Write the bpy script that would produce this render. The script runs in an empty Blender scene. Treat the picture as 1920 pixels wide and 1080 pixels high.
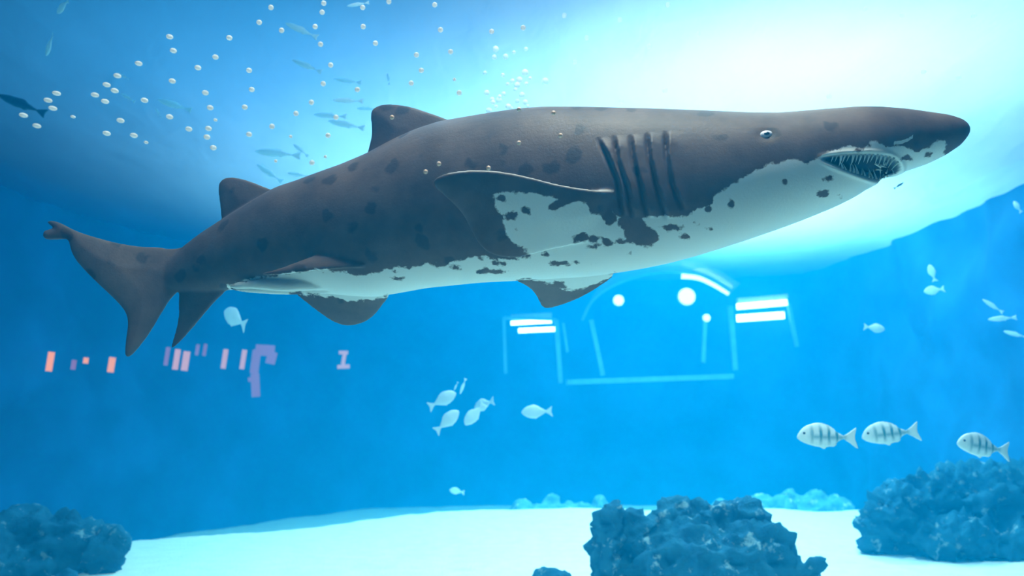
import bpy, bmesh, math, random
import numpy as np
from mathutils import Vector, Matrix, noise

# ------------------------------------------------------------------ camera
F = 1566.0                      # focal length in pixels of the 1920x1080 frame
CAMZ = 1.10
TILT = math.atan(220.0 / F)     # the lens looks up a little: eye level lies at y = 760
scene = bpy.context.scene
col = scene.collection
cam_data = bpy.data.cameras.new('camera')
cam_data.sensor_width = 36.0
cam_data.lens = 36.0 * F / 1920.0
cam_data.clip_end = 200
cam = bpy.data.objects.new('camera', cam_data)
col.objects.link(cam)
cam.location = (0, 0, CAMZ)
cam.rotation_euler = (math.pi / 2 + TILT, 0, 0)
scene.camera = cam
cam_data.dof.use_dof = True
cam_data.dof.focus_distance = 2.45
cam_data.dof.aperture_fstop = 2.8
CT, ST = math.cos(TILT), math.sin(TILT)

def P(px, py, Y):
    """Point at world depth Y seen at pixel (px, py)."""
    dx, dz, dy = (px - 960.0) / F, (540.0 - py) / F, 1.0
    wy, wz = dy * CT - dz * ST, dy * ST + dz * CT
    k = Y / wy
    return Vector((dx * k, Y, CAMZ + wz * k))

def PN(px, py, Y):
    px, py, Y = np.broadcast_arrays(np.asarray(px, float), np.asarray(py, float), np.asarray(Y, float))
    dx, dz = (px - 960.0) / F, (540.0 - py) / F
    wy, wz = CT - dz * ST, ST + dz * CT
    k = Y / wy
    return np.stack([dx * k, Y, CAMZ + wz * k], -1)

def pix(co):
    """Pixel of world points (n,3)."""
    y, z = co[:, 1], co[:, 2] - CAMZ
    d = y * CT + z * ST
    u = -y * ST + z * CT
    return 960.0 + F * co[:, 0] / d, 540.0 - F * u / d

# ------------------------------------------------------------------ world, lamps, exposure
vs = scene.view_settings
vs.view_transform = 'Standard'; vs.look = 'None'; vs.gamma = 1.0; vs.use_curve_mapping = False
vs.exposure = -0.1
scene.cycles.use_denoising = True
scene.cycles.max_bounces = 8
scene.cycles.diffuse_bounces = 3
scene.cycles.glossy_bounces = 3
scene.cycles.transmission_bounces = 6
scene.cycles.transparent_max_bounces = 16
scene.cycles.volume_bounces = 1
scene.cycles.sample_clamp_indirect = 6.0
world = bpy.data.worlds.new('hall')
scene.world = world
world.use_nodes = True
world.node_tree.nodes['Background'].inputs[0].default_value = (0.12, 0.38, 0.80, 1)
world.node_tree.nodes['Background'].inputs[1].default_value = 0.05

def lamp(name, kind, loc, energy, color, target=None, **kw):
    d = bpy.data.lights.new(name, kind)
    d.energy = energy; d.color = color
    for k, v in kw.items(): setattr(d, k, v)
    o = bpy.data.objects.new(name, d); col.objects.link(o)
    o.location = loc
    if target is not None:
        o.rotation_euler = (Vector(target) - Vector(loc)).to_track_quat('-Z', 'Y').to_euler()
    return o

ZS = 3.45                       # water surface height
# floodlights hung over the far water; the first makes the hot spot in the surface
lamp('floodlight', 'SPOT', (2.1, 5.7, 6.1), 2400, (1.0, .95, .93), (2.3, 7.2, 0), spot_size=2.2, spot_blend=.9, shadow_soft_size=.3)
lamp('floodlight', 'SPOT', (3.0, 10.4, 6.3), 4300, (1.0, .95, .93), (3.3, 10.6, 0), spot_size=2.2, spot_blend=.9, shadow_soft_size=.3)
lamp('floodlight', 'SPOT', (.2, 9.4, 6.8), 3500, (.92, .95, 1.0), (-.2, 9.0, 0), spot_size=2.0, spot_blend=.9, shadow_soft_size=.3)
# unseen warm lamp added over the front to light the shark
lamp('floodlight', 'SPOT', (.4, 1.7, 5.2), 2300, (1.0, .78, .64), (.1, 2.8, 1.7), spot_size=1.35, spot_blend=.8, shadow_soft_size=.5)
# unseen blue lamp added to brighten and tint the dim side
lamp('floodlight', 'SPOT', (-1.5, 5.8, 6.4), 600, (.12, .60, 1.0), (-1.7, 6.2, 0), spot_size=2.2, spot_blend=1.0, shadow_soft_size=.4)

# ------------------------------------------------------------------ materials
def mat(name):
    m = bpy.data.materials.new(name); m.use_nodes = True
    nt = m.node_tree; nt.nodes.clear()
    out = nt.nodes.new('ShaderNodeOutputMaterial')
    return m, nt, out

def N(nt, t, **kw):
    n = nt.nodes.new(t)
    for k, v in kw.items():
        if k in n.inputs.keys() and not hasattr(n, k): n.inputs[k].default_value = v
        else:
            try: setattr(n, k, v)
            except Exception: n.inputs[k].default_value = v
    return n

def L(nt, a, b): nt.links.new(a, b)

def simple(name, color, rough=.6, spec=.3, noise_scale=0, noise_amt=.25, bump=0, bump_scale=30):
    m, nt, out = mat(name)
    b = N(nt, 'ShaderNodeBsdfPrincipled')
    b.inputs['Base Color'].default_value = (*color, 1)
    b.inputs['Roughness'].default_value = rough
    b.inputs['Specular IOR Level'].default_value = spec
    tc = N(nt, 'ShaderNodeTexCoord')
    if noise_scale:
        nz = N(nt, 'ShaderNodeTexNoise'); nz.inputs['Scale'].default_value = noise_scale; nz.inputs['Detail'].default_value = 6
        L(nt, tc.outputs['Object'], nz.inputs['Vector'])
        r = N(nt, 'ShaderNodeValToRGB')
        r.color_ramp.elements[0].position = .3; r.color_ramp.elements[1].position = .7
        r.color_ramp.elements[0].color = (*[c * (1 - noise_amt) for c in color], 1)
        r.color_ramp.elements[1].color = (*[min(1, c * (1 + noise_amt)) for c in color], 1)
        L(nt, nz.outputs['Fac'], r.inputs['Fac']); L(nt, r.outputs['Color'], b.inputs['Base Color'])
    if bump:
        nb = N(nt, 'ShaderNodeTexNoise'); nb.inputs['Scale'].default_value = bump_scale; nb.inputs['Detail'].default_value = 5
        L(nt, tc.outputs['Object'], nb.inputs['Vector'])
        bp = N(nt, 'ShaderNodeBump'); bp.inputs['Strength'].default_value = bump; bp.inputs['Distance'].default_value = .02
        L(nt, nb.outputs['Fac'], bp.inputs['Height']); L(nt, bp.outputs['Normal'], b.inputs['Normal'])
    L(nt, b.outputs[0], out.inputs['Surface'])
    return m

def emit(name, color, strength):
    m, nt, out = mat(name)
    e = N(nt, 'ShaderNodeEmission')
    e.inputs['Color'].default_value = (*color, 1); e.inputs['Strength'].default_value = strength
    L(nt, e.outputs[0], out.inputs['Surface'])
    return m

# ------------------------------------------------------------------ object helpers
def mesh_obj(name, verts, faces, m, parent=None, smooth=True):
    me = bpy.data.meshes.new(name)
    me.from_pydata([tuple(v) for v in verts], [], [tuple(int(i) for i in f) for f in faces])
    me.validate()
    if smooth: me.polygons.foreach_set('use_smooth', [True] * len(me.polygons))
    if m is not None: me.materials.append(m)
    o = bpy.data.objects.new(name, me); col.objects.link(o)
    if parent is not None: o.parent = parent
    return o

def tag(o, label=None, cat=None, group=None, kind=None):
    if label: o['label'] = label
    if cat: o['category'] = cat
    if group: o['group'] = group
    if kind: o['kind'] = kind
    return o

def empty(name, loc=(0, 0, 0)):
    o = bpy.data.objects.new(name, None); col.objects.link(o); o.location = loc
    return o

def copy_tree(o, parent=None):
    c = o.copy(); col.objects.link(c); c.parent = parent
    for ch in list(o.children): copy_tree(ch, c)
    return c

def grid_obj(name, xs, ys, zf, m, smooth=True):
    X, Y = np.meshgrid(xs, ys)
    Z = zf(X, Y)
    v = np.stack([X, Y, Z], -1).reshape(-1, 3)
    nx, ny = len(xs), len(ys)
    i = np.arange(nx * ny).reshape(ny, nx)
    f = np.stack([i[:-1, :-1], i[:-1, 1:], i[1:, 1:], i[1:, :-1]], -1).reshape(-1, 4)
    return mesh_obj(name, v, f, m, smooth=smooth)

def nz3(x, y, z=0.0): return noise.noise((x, y, z))
vnoise = np.vectorize(lambda x, y, z: noise.noise((x, y, z)))

def box(name, lo, hi, m, parent=None):
    x0, y0, z0 = lo; x1, y1, z1 = hi
    v = [(x0, y0, z0), (x1, y0, z0), (x1, y1, z0), (x0, y1, z0), (x0, y0, z1), (x1, y0, z1), (x1, y1, z1), (x0, y1, z1)]
    f = [(0, 3, 2, 1), (4, 5, 6, 7), (0, 1, 5, 4), (1, 2, 6, 5), (2, 3, 7, 6), (3, 0, 4, 7)]
    return mesh_obj(name, v, f, m, parent, smooth=False)

# ------------------------------------------------------------------ the tank
XL, XR, YF, YB = -7.0, 5.9, .30, 15.6
m_water, nt, out = mat('tank water')
vsn = N(nt, 'ShaderNodeVolumeScatter'); vsn.inputs['Color'].default_value = (.0, .42, .93, 1); vsn.inputs['Density'].default_value = .078; vsn.inputs['Anisotropy'].default_value = .5
vab = N(nt, 'ShaderNodeVolumeAbsorption'); vab.inputs['Color'].default_value = (.0, .79, .975, 1); vab.inputs['Density'].default_value = .13
add = N(nt, 'ShaderNodeAddShader')
L(nt, vsn.outputs[0], add.inputs[0]); L(nt, vab.outputs[0], add.inputs[1]); L(nt, add.outputs[0], out.inputs['Volume'])
tag(box('water', (XL, YF, -1.2), (XR, YB, ZS - .06), m_water), 'clear blue water filling the whole tank', 'water', kind='structure')

m_pane, nt, out = mat('acrylic pane')
t = N(nt, 'ShaderNodeBsdfTransparent'); t.inputs[0].default_value = (1, 1, 1, 1)
L(nt, t.outputs[0], out.inputs['Surface'])
tag(box('window_1', (XL, .16, -1.2), (XR, .28, ZS + .4), m_pane), kind='structure')

m_surf, nt, out = mat('water surface')
tc = N(nt, 'ShaderNodeTexCoord')
mp = N(nt, 'ShaderNodeMapping'); mp.inputs['Scale'].default_value = (1.0, .45, 1)
nzn = N(nt, 'ShaderNodeTexNoise'); nzn.inputs['Scale'].default_value = 4.0; nzn.inputs['Detail'].default_value = 7; nzn.inputs['Distortion'].default_value = .8
L(nt, tc.outputs['Object'], mp.inputs['Vector']); L(nt, mp.outputs[0], nzn.inputs['Vector'])
bp = N(nt, 'ShaderNodeBump'); bp.inputs['Strength'].default_value = .35; bp.inputs['Distance'].default_value = .06
L(nt, nzn.outputs['Fac'], bp.inputs['Height'])
trl = N(nt, 'ShaderNodeBsdfTranslucent'); trl.inputs['Color'].default_value = (.54, .72, 1.0, 1)
L(nt, bp.outputs[0], trl.inputs['Normal'])
trp = N(nt, 'ShaderNodeBsdfTransparent'); trp.inputs['Color'].default_value = (.9, .97, 1, 1)
mx = N(nt, 'ShaderNodeMixShader'); mx.inputs[0].default_value = .45
L(nt, trp.outputs[0], mx.inputs[1]); L(nt, trl.outputs[0], mx.inputs[2]); L(nt, mx.outputs[0], out.inputs['Surface'])
o = grid_obj('water_surface', np.linspace(XL, XR, 160), np.linspace(YF, YB, 120),
             lambda X, Y: ZS + .03 * vnoise(X * 1.3, Y * 1.0, 0) + .015 * vnoise(X * 4, Y * 2.6, 5), m_surf)
tag(o, 'rippled water surface seen from below, glowing white under the floodlight', 'water surface', kind='structure')

m_sand = simple('white sand', (.93, .88, .78), .95, .1, 9, .06, .35, 60)
def sand_z(X, Y):
    edge = np.interp(X, [-7, -3.2, -1.96, -1.1, -.5, 6], [6.6, 7.05, 7.66, 8.7, 9.15, 9.15]) + .08 * vnoise(X * 2, 0, 1)
    z = .035 * vnoise(X * .7, Y * .9, 3) + .012 * vnoise(X * 3, Y * 4, 7)
    return z - np.clip((Y - edge) / .45, 0, 1) * .7
tag(grid_obj('floor', np.linspace(XL, XR, 260), np.linspace(YF + .02, YB, 300), sand_z, m_sand), kind='structure')

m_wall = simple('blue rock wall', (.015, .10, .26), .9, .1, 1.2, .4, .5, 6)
def rock_wall(names, path, cuts, m):
    """Upright rockwork along a plan path (x, y), split into one object per side at the given x."""
    pts = chaikin_open(path, 3)
    seg = np.r_[0, np.cumsum(np.linalg.norm(np.diff(pts, axis=0), axis=1))]
    u = np.linspace(0, seg[-1], int(seg[-1] / .12))
    x, y = np.interp(u, seg, pts[:, 0]), np.interp(u, seg, pts[:, 1])
    tx, ty_ = np.gradient(x), np.gradient(y); l = np.hypot(tx, ty_); nx_, ny2 = ty_ / l, -tx / l
    z = np.linspace(-1.2, ZS + .25, 40)
    X, Z = np.meshgrid(x, z); Yy = np.repeat(y[None], len(z), 0)
    d = .22 * vnoise(X * .8, Yy * .8, Z * .9) + .10 * vnoise(X * 2.2, Yy * 2.2, Z * 2.2)
    V = np.stack([X + nx_ * d, Yy + ny2 * d, Z], -1)
    far_ = np.where(y > 14.5)[0]
    ks = [0] + [int(far_[np.argmin(np.abs(x[far_] - c))]) for c in cuts] + [len(x) - 1]
    for name, k0, k1 in zip(names, ks[:-1], ks[1:]):
        v = V[:, k0:k1 + 1]; n = v.shape[1]
        i = np.arange(n * len(z)).reshape(len(z), n)
        f = np.stack([i[:-1, :-1], i[:-1, 1:], i[1:, 1:], i[1:, :-1]], -1).reshape(-1, 4)
        tag(mesh_obj(name, v.reshape(-1, 3), f, m), kind='structure')
def chaikin_open(p, it):
    p = np.asarray(p, float)
    for _ in range(it):
        m = np.stack([.75 * p[:-1] + .25 * p[1:], .25 * p[:-1] + .75 * p[1:]], 1).reshape(-1, 2)
        p = np.vstack([p[:1], m, p[-1:]])
    return p
rock_wall(('wall_left', 'wall_back', 'wall_right'),
          [(XL, YF), (-6.2, 5), (-5.9, 8.5), (-4.6, 12.5), (-2.5, YB - .3), (0, YB), (4.0, YB - .1), (5.6, YB - .8), (5.5, 11), (5.45, 8), (5.5, 5), (XR, YF)], (-2.5, 4.0), m_wall)

# ------------------------------------------------------------------ solid-shape tools
def poly_sdf(px, py, poly):
    """Signed distance (inside positive) of points to a polygon, and the nearest point on it."""
    poly = np.asarray(poly, float); n = len(poly)
    best = np.full(px.shape, 1e18); bx = np.zeros(px.shape); by = np.zeros(px.shape)
    inside = np.zeros(px.shape, bool)
    for i in range(n):
        ax, ay = poly[i]; cx, cy = poly[(i + 1) % n]
        dx, dy = cx - ax, cy - ay
        t = np.clip(((px - ax) * dx + (py - ay) * dy) / (dx * dx + dy * dy + 1e-12), 0, 1)
        qx, qy = ax + t * dx, ay + t * dy
        d = (px - qx) ** 2 + (py - qy) ** 2
        k = d < best
        best = np.where(k, d, best); bx = np.where(k, qx, bx); by = np.where(k, qy, by)
        if ay != cy:
            c = ((ay > py) != (cy > py)) & (px < (cx - ax) * (py - ay) / (cy - ay) + ax)
            inside ^= c
    s = np.sqrt(best)
    return np.where(inside, s, -s), bx, by

def chaikin(poly, it=2, closed=True):
    p = np.asarray(poly, float)
    for _ in range(it):
        q = np.roll(p, -1, 0) if closed else p[1:]
        a = p if closed else p[:-1]
        m = np.stack([.75 * a + .25 * q, .25 * a + .75 * q], 1).reshape(-1, 2)
        p = m if closed else np.vstack([p[:1], m, p[-1:]])
    return p

def slab(poly, mapf, tmax, tmin, ramp, step):
    """Closed lens-like solid over a 2-D outline. mapf(u, v) -> 3-D points; thickness grows from tmin at the rim to tmax."""
    poly = chaikin(poly, 2)
    x0, y0 = poly.min(0) - 2 * step; x1, y1 = poly.max(0) + 2 * step
    xs = np.arange(x0, x1 + step, step); ys = np.arange(y0, y1 + step, step)
    X, Y = np.meshgrid(xs, ys)
    s, bx, by = poly_sdf(X, Y, poly)
    ins = s > 0
    near = ins.copy()
    for dy in (-1, 0, 1):
        for dx in (-1, 0, 1):
            near |= np.roll(np.roll(ins, dy, 0), dx, 1)
    U = np.where(ins, X, bx); V = np.where(ins, Y, by)
    S = np.clip(s, 0, None)
    co = mapf(U, V)
    e = step * .25
    du = mapf(U + e, V) - mapf(U - e, V); dv = mapf(U, V + e) - mapf(U, V - e)
    n = np.cross(du, dv); n /= np.linalg.norm(n, axis=-1, keepdims=True) + 1e-12
    th = (tmin + (tmax - tmin) * np.clip(S / ramp, 0, 1) ** .6)[..., None]
    idx = -np.ones(X.shape, int); idx[near] = np.arange(near.sum())
    A = (co + n * th)[near]; B = (co - n * th)[near]; m = len(A)
    q = near[:-1, :-1] & near[1:, :-1] & near[:-1, 1:] & near[1:, 1:]
    q &= (ins[:-1, :-1] | ins[1:, :-1] | ins[:-1, 1:] | ins[1:, 1:])
    a, b, c, d = idx[:-1, :-1][q], idx[:-1, 1:][q], idx[1:, 1:][q], idx[1:, :-1][q]
    top = np.stack([a, b, c, d], 1); bot = np.stack([a, d, c, b], 1) + m
    ed = {}
    for f in top:
        for i in range(4):
            e0, e1 = int(f[i]), int(f[(i + 1) % 4])
            if (e1, e0) in ed: del ed[(e1, e0)]
            else: ed[(e0, e1)] = 1
    side = [(e1, e0, e0 + m, e1 + m) for e0, e1 in ed]
    return np.vstack([A, B]), [tuple(f) for f in top] + [tuple(f) for f in bot] + side

def loft(rings):
    """Closed solid through rings (k, n, 3), ends capped to a point."""
    k, n, _ = rings.shape
    v = [tuple(p) for p in rings.reshape(-1, 3)]
    f = []
    for i in range(k - 1):
        for j in range(n):
            f.append((i * n + j, i * n + (j + 1) % n, (i + 1) * n + (j + 1) % n, (i + 1) * n + j))
    v.append(tuple(rings[0].mean(0))); v.append(tuple(rings[-1].mean(0)))
    c0, c1 = len(v) - 2, len(v) - 1
    for j in range(n):
        f.append((c0, (j + 1) % n, j)); f.append((c1, (k - 1) * n + j, (k - 1) * n + (j + 1) % n))
    return np.array(v), f

def fuse(parts, voxel, smooth=2):
    """One continuous mesh from overlapping closed solids: voxel remesh, then a little smoothing. Returns verts, quads, normals."""
    V, Fc, o = [], [], 0
    for v, f in parts:
        V.append(np.asarray(v)); Fc += [tuple(int(i) + o for i in q) for q in f]; o += len(v)
    V = np.vstack(V)
    bm = bmesh.new()
    bv = [bm.verts.new(p) for p in V]
    for q in Fc:
        try: bm.faces.new([bv[i] for i in q])
        except ValueError: pass
    bmesh.ops.recalc_face_normals(bm, faces=bm.faces)
    me = bpy.data.meshes.new('fuse'); bm.to_mesh(me); bm.free()
    ob = bpy.data.objects.new('fuse', me); col.objects.link(ob)
    md = ob.modifiers.new('r', 'REMESH'); md.mode = 'VOXEL'; md.voxel_size = voxel
    dg = bpy.context.evaluated_depsgraph_get()
    ev = ob.evaluated_get(dg); em = ev.to_mesh()
    n = len(em.vertices); co = np.empty(n * 3); em.vertices.foreach_get('co', co); co = co.reshape(-1, 3)
    quads = [tuple(p.vertices) for p in em.polygons]
    ed = np.empty(len(em.edges) * 2, int); em.edges.foreach_get('vertices', ed); ed = ed.reshape(-1, 2)
    ev.to_mesh_clear()
    bpy.data.objects.remove(ob); bpy.data.meshes.remove(me)
    co = lap(co, ed, smooth)
    return co, quads, ed

def lap(co, ed, it, w=None, lam=.5):
    n = len(co); deg = np.bincount(ed.ravel(), minlength=n)[:, None].astype(float)
    for _ in range(it):
        s = np.zeros_like(co)
        for k in range(3):
            s[:, k] = np.bincount(ed[:, 0], co[ed[:, 1], k], n) + np.bincount(ed[:, 1], co[ed[:, 0], k], n)
        d = (s / deg - co) * lam
        co = co + (d if w is None else d * w[:, None])
    return co

def vnormals(co, quads):
    q = np.array(quads)
    if q.ndim == 1: q = np.array([x[:4] if len(x) == 4 else (x[0], x[1], x[2], x[2]) for x in quads])
    a = np.cross(co[q[:, 2]] - co[q[:, 0]], co[q[:, 3]] - co[q[:, 1]])
    n = np.zeros_like(co)
    for k in range(4): np.add.at(n, q[:, k], a)
    return n / (np.linalg.norm(n, axis=1, keepdims=True) + 1e-12)

def set_attr(o, name, arr):
    at = o.data.attributes.new(name, 'FLOAT', 'POINT'); at.data.foreach_set('value', np.asarray(arr, np.float32))

# ------------------------------------------------------------------ the shark
TOP = [(1816, 243), (1814, 235), (1806, 228), (1795, 222), (1770, 214.5), (1730, 209), (1690, 203.5), (1640, 199.5), (1600, 199), (1560, 202), (1500, 207), (1450, 211), (1400, 210.5),
       (1300, 206), (1200, 202.5), (1100, 200), (1020, 199.5), (980, 202), (940, 207.5), (900, 214), (860, 221), (825, 227), (780, 242), (740, 260), (690, 287), (640, 308), (600, 322),
       (560, 337), (520, 350), (490, 366), (450, 390), (415, 412), (380, 434), (345, 460), (325, 476), (300, 492), (285, 502)]
BOT = [(1816, 243), (1814, 254), (1806, 265), (1795, 277), (1770, 294), (1740, 309), (1690, 326), (1655, 338), (1640, 346), (1600, 373), (1560, 392), (1500, 416), (1450, 434), (1400, 451), (1350, 467),
       (1300, 482), (1250, 495), (1200, 505), (1150, 513), (1100, 519), (1000, 525), (900, 530), (800, 540), (740, 551), (700, 557), (650, 554), (600, 549),
       (550, 546), (500, 546), (450, 542), (420, 545), (380, 548), (345, 547), (325, 545), (300, 540), (285, 530)]
SPY = ([90, 200, 285, 330, 400, 550, 700, 900, 1100, 1300, 1500, 1700, 1816], [2.76, 2.80, 2.84, 2.85, 2.82, 2.74, 2.66, 2.57, 2.50, 2.44, 2.40, 2.36, 2.34])
RAT = ([285, 330, 400, 550, 700, 900, 1100, 1300, 1450, 1600, 1700, 1816], [.30, .50, .66, .78, .82, .82, .84, .90, 1.02, 1.16, 1.22, 1.25])
def smooth_interp(x, xs, ys, w=14):
    o = np.argsort(xs); xs = np.array(xs, float)[o]; ys = np.array(ys, float)[o]
    acc = 0
    for k in (-1, -.5, 0, .5, 1): acc = acc + np.interp(x + k * w, xs, ys)
    return acc / 5
def spine_y(px): return smooth_interp(np.asarray(px, float), SPY[0], SPY[1], 60)
tp, bt = np.array(TOP, float), np.array(BOT, float)
sx = np.concatenate([1816 - 40 * np.linspace(0, 1, 22) ** 2 - .02, np.linspace(1770, 286, 240)])
NT = 72
th = np.linspace(0, 2 * np.pi, NT, endpoint=False)
ctr = np.zeros((len(sx), 2)); hh = np.zeros(len(sx))
ty = np.interp(sx, tp[::-1, 0], tp[::-1, 1]); by_ = np.interp(sx, bt[::-1, 0], bt[::-1, 1])
ker = np.array([1, 2, 3, 2, 1]) / 9.
for arr in (ty, by_):
    s_ = np.convolve(np.pad(arr, 2, mode='edge'), ker, 'valid'); arr[22:] = s_[22:]
ys_ = spine_y(sx); rat = smooth_interp(sx, RAT[0], RAT[1], 30)
cpy = (ty + by_) / 2; half = np.maximum((by_ - ty) / 2, .4)
a_ = half * ys_ / F
def rings_for(cpy, a):
    C = PN(sx, cpy, ys_)
    b = a * rat
    ct, st_ = np.cos(th), np.sin(th)
    e = 2 / 2.15
    cc = np.sign(ct) * np.abs(ct) ** e; ss = np.sign(st_) * np.abs(st_) ** e
    R = np.repeat(C[:, None, :], NT, 1)
    R[:, :, 1] += b[:, None] * cc[None]
    R[:, :, 2] += a[:, None] * ss[None]
    return R
for _ in range(5):
    R = rings_for(cpy, a_)
    qx, qy = pix(R.reshape(-1, 3)); qy = qy.reshape(len(sx), NT)
    mn, mxx = qy.min(1), qy.max(1)
    cpy += (ty + by_) / 2 - (mn + mxx) / 2
    a_ *= np.clip((by_ - ty) / np.maximum(mxx - mn, .5), .5, 1.6)
R = rings_for(cpy, a_)
parts = [loft(R)]
# depth (world y) of the body's near and far flank at a pixel column
def near_y(px, k=1.0): return np.interp(px, sx[::-1], (ys_ - k * a_ * rat)[::-1])
def far_y(px, k=1.0): return np.interp(px, sx[::-1], (ys_ + k * a_ * rat)[::-1])

def plane_map(ctrl):
    """Depth as an affine-plus-bilinear function of the pixel, fitted to control points (px, py, Y)."""
    c = np.array(ctrl, float)
    cx, cy = c[:, 0].mean(), c[:, 1].mean()
    f = lambda x, y: np.stack([np.ones_like(x), (x - cx) / 200, (y - cy) / 200] + ([((x - cx) / 200) * ((y - cy) / 200)] if len(c) > 3 else []), -1)
    w = np.linalg.lstsq(f(c[:, 0], c[:, 1]), c[:, 2], rcond=None)[0]
    return lambda u, v: PN(u, v, f(u, v) @ w)
mid_map = lambda u, v: PN(u, v, spine_y(u))

DORSAL1 = [(860, 232), (826, 219), (800, 210), (770, 200), (740, 195.5), (715, 196), (699, 204), (695, 216), (697, 235), (698, 252), (693, 274), (688, 292), (700, 330), (790, 300), (850, 270)]
DORSAL2 = [(520, 360), (497, 351), (470, 340), (445, 333), (425, 332), (413, 340), (409, 352), (412, 375), (415, 400), (416, 416), (425, 445), (480, 420)]
ANAL = [(430, 520), (428, 541), (400, 568), (375, 598), (350, 628), (323, 655), (321, 648), (331, 618), (336, 590), (335, 560), (338, 530), (380, 500)]
CAUDAL = [(350, 462), (322, 468), (296, 463), (262, 463), (215, 455), (165, 441), (140, 432), (120, 421), (104, 414), (88, 414), (90, 420), (106, 429), (84, 431), (79, 441), (85, 450), (112, 449), (129, 448), (131, 462),
          (138, 482), (155, 503), (180, 528), (208, 554), (228, 574), (239, 592), (240, 612), (235, 645), (234, 668), (242, 671), (258, 655), (280, 626), (300, 592), (318, 562), (335, 545), (350, 520)]
PECT = [(1170, 372), (1150, 357), (1120, 357.5), (1085, 353), (1040, 345), (1000, 334), (960, 325), (920, 319.5), (880, 319), (845, 323), (820, 331), (810, 342), (816, 352), (842, 374), (866, 398), (882, 428), (896, 456),
        (915, 474), (944, 483), (972, 482.5), (992, 478), (1020, 470), (1060, 462), (1110, 450), (1160, 420)]
FPEC = [(985, 515), (964, 525), (984, 532), (1001, 546), (1010, 562), (1017, 576), (1030, 577), (1052, 571), (1080, 561), (1105, 548), (1130, 532), (1156, 513), (1140, 490), (1040, 490)]
FPEL = [(570, 535), (550, 547), (572, 564), (600, 586), (622, 601), (645, 610), (662, 610), (688, 602), (705, 588), (718, 570), (732, 554), (720, 530), (640, 525)]
NPEL = [(690, 486), (666, 477), (640, 475), (612, 474), (585, 482), (550, 495), (515, 507), (491, 512), (491, 517), (520, 516), (580, 508), (640, 502), (690, 500)]
st = 3.0
parts.append(slab(DORSAL1, mid_map, .022, .004, 45, st))
parts.append(slab(DORSAL2, mid_map, .016, .004, 40, st))
parts.append(slab(ANAL, mid_map, .014, .004, 35, st))
parts.append(slab(CAUDAL, mid_map, .026, .004, 45, st))
ny_ = float(near_y(1100, .92)); 
parts.append(slab(PECT, plane_map([(1150, 360, near_y(1150, .96)), (812, 342, near_y(812, 1.0) - .20), (940, 480, near_y(940, .9) - .035), (1100, 450, near_y(1100, .72))]), .016, .0042, 55, st))
parts.append(slab(FPEC, plane_map([(1140, 500, far_y(1140, .45)), (1020, 575, far_y(1020, 1.3)), (990, 520, far_y(990, .5))]), .013, .004, 40, st))
parts.append(slab(FPEL, plane_map([(640, 540, far_y(640, .35)), (655, 608, far_y(655, 1.2)), (720, 550, far_y(720, .35)), (570, 540, far_y(570, .5))]), .012, .004, 40, st))
parts.append(slab(NPEL, plane_map([(668, 490, near_y(668, .80)), (491, 515, near_y(520, 1.35)), (612, 474, near_y(612, .85)), (600, 506, near_y(600, 1.15))]), .012, .004, 14, st))
# claspers: two long soft tubes along the belly behind the pelvic fins
def tube(pts, rad, n=14):
    pts = np.array(pts, float); rad = np.array(rad, float)
    t_ = np.gradient(pts, axis=0); t_ /= np.linalg.norm(t_, axis=1, keepdims=True)
    up = np.array([0, .2, 1.0]); s = np.cross(t_, up); s /= np.linalg.norm(s, axis=1, keepdims=True); u = np.cross(s, t_)
    ang = np.linspace(0, 2 * np.pi, n, endpoint=False)
    return loft(pts[:, None, :] + rad[:, None, None] * (np.cos(ang)[None, :, None] * s[:, None] + np.sin(ang)[None, :, None] * u[:, None]))
def clasper(pl, k):
    xs = np.array([p[0] for p in pl]); yy = np.array([p[1] for p in pl])
    return PN(xs, yy, spine_y(xs) - k * np.interp(xs, [430, 560, 640], [1.0, .95, .35]))
cx_ = np.linspace(640, 432, 16)
parts.append(tube(clasper([(x, np.interp(x, [432, 470, 540, 640], [537, 533, 537, 534])) for x in cx_], .09), np.interp(cx_, [432, 450, 520, 600, 640], [.006, .013, .018, .015, .006])))
parts.append(tube(clasper([(x, np.interp(x, [432, 470, 540, 640], [540, 543, 545, 545])) for x in cx_], .05), np.interp(cx_, [432, 450, 520, 600, 640], [.005, .010, .014, .012, .006])))

VOX = .0042
co, quads, ed = fuse(parts, VOX, 3)
# relief of gills, mouth, brow, nostril: worked in on both flanks (the far one mirrored at the median plane)
def flank_pix(co):
    qx, qy = pix(co)
    sp = spine_y(qx)
    far = (co[:, 1] > sp) & (qx > 420)
    mir = co.copy(); mir[far, 1] = 2 * sp[far] - mir[far, 1]
    mx_, my_ = pix(mir)
    return mx_, my_, far
MOUTH = chaikin([(1532, 297), (1565, 291), (1610, 287.5), (1650, 288), (1676, 294), (1689, 307), (1690, 322), (1668, 334), (1648, 341), (1632, 336), (1600, 325), (1565, 312)], 2)
GILLS = [[(1125, 262), (1142, 296), (1160, 337), (1169, 398)], [(1154, 258), (1162, 308), (1178, 350), (1188, 402)], [(1185, 256), (1190, 300), (1203, 350), (1216, 403)],
         [(1216, 252), (1219, 292), (1230, 342), (1250, 404)], [(1251, 250), (1252, 296), (1261, 346), (1281, 388)]]
qx, qy, far = flank_pix(co)
nrm = vnormals(co, quads)
on_body = (np.abs(co[:, 1] - spine_y(qx)) < 2.0)
disp = np.zeros(len(co))
pect_s, _, _ = poly_sdf(qx, qy, np.array(PECT, float))
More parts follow.
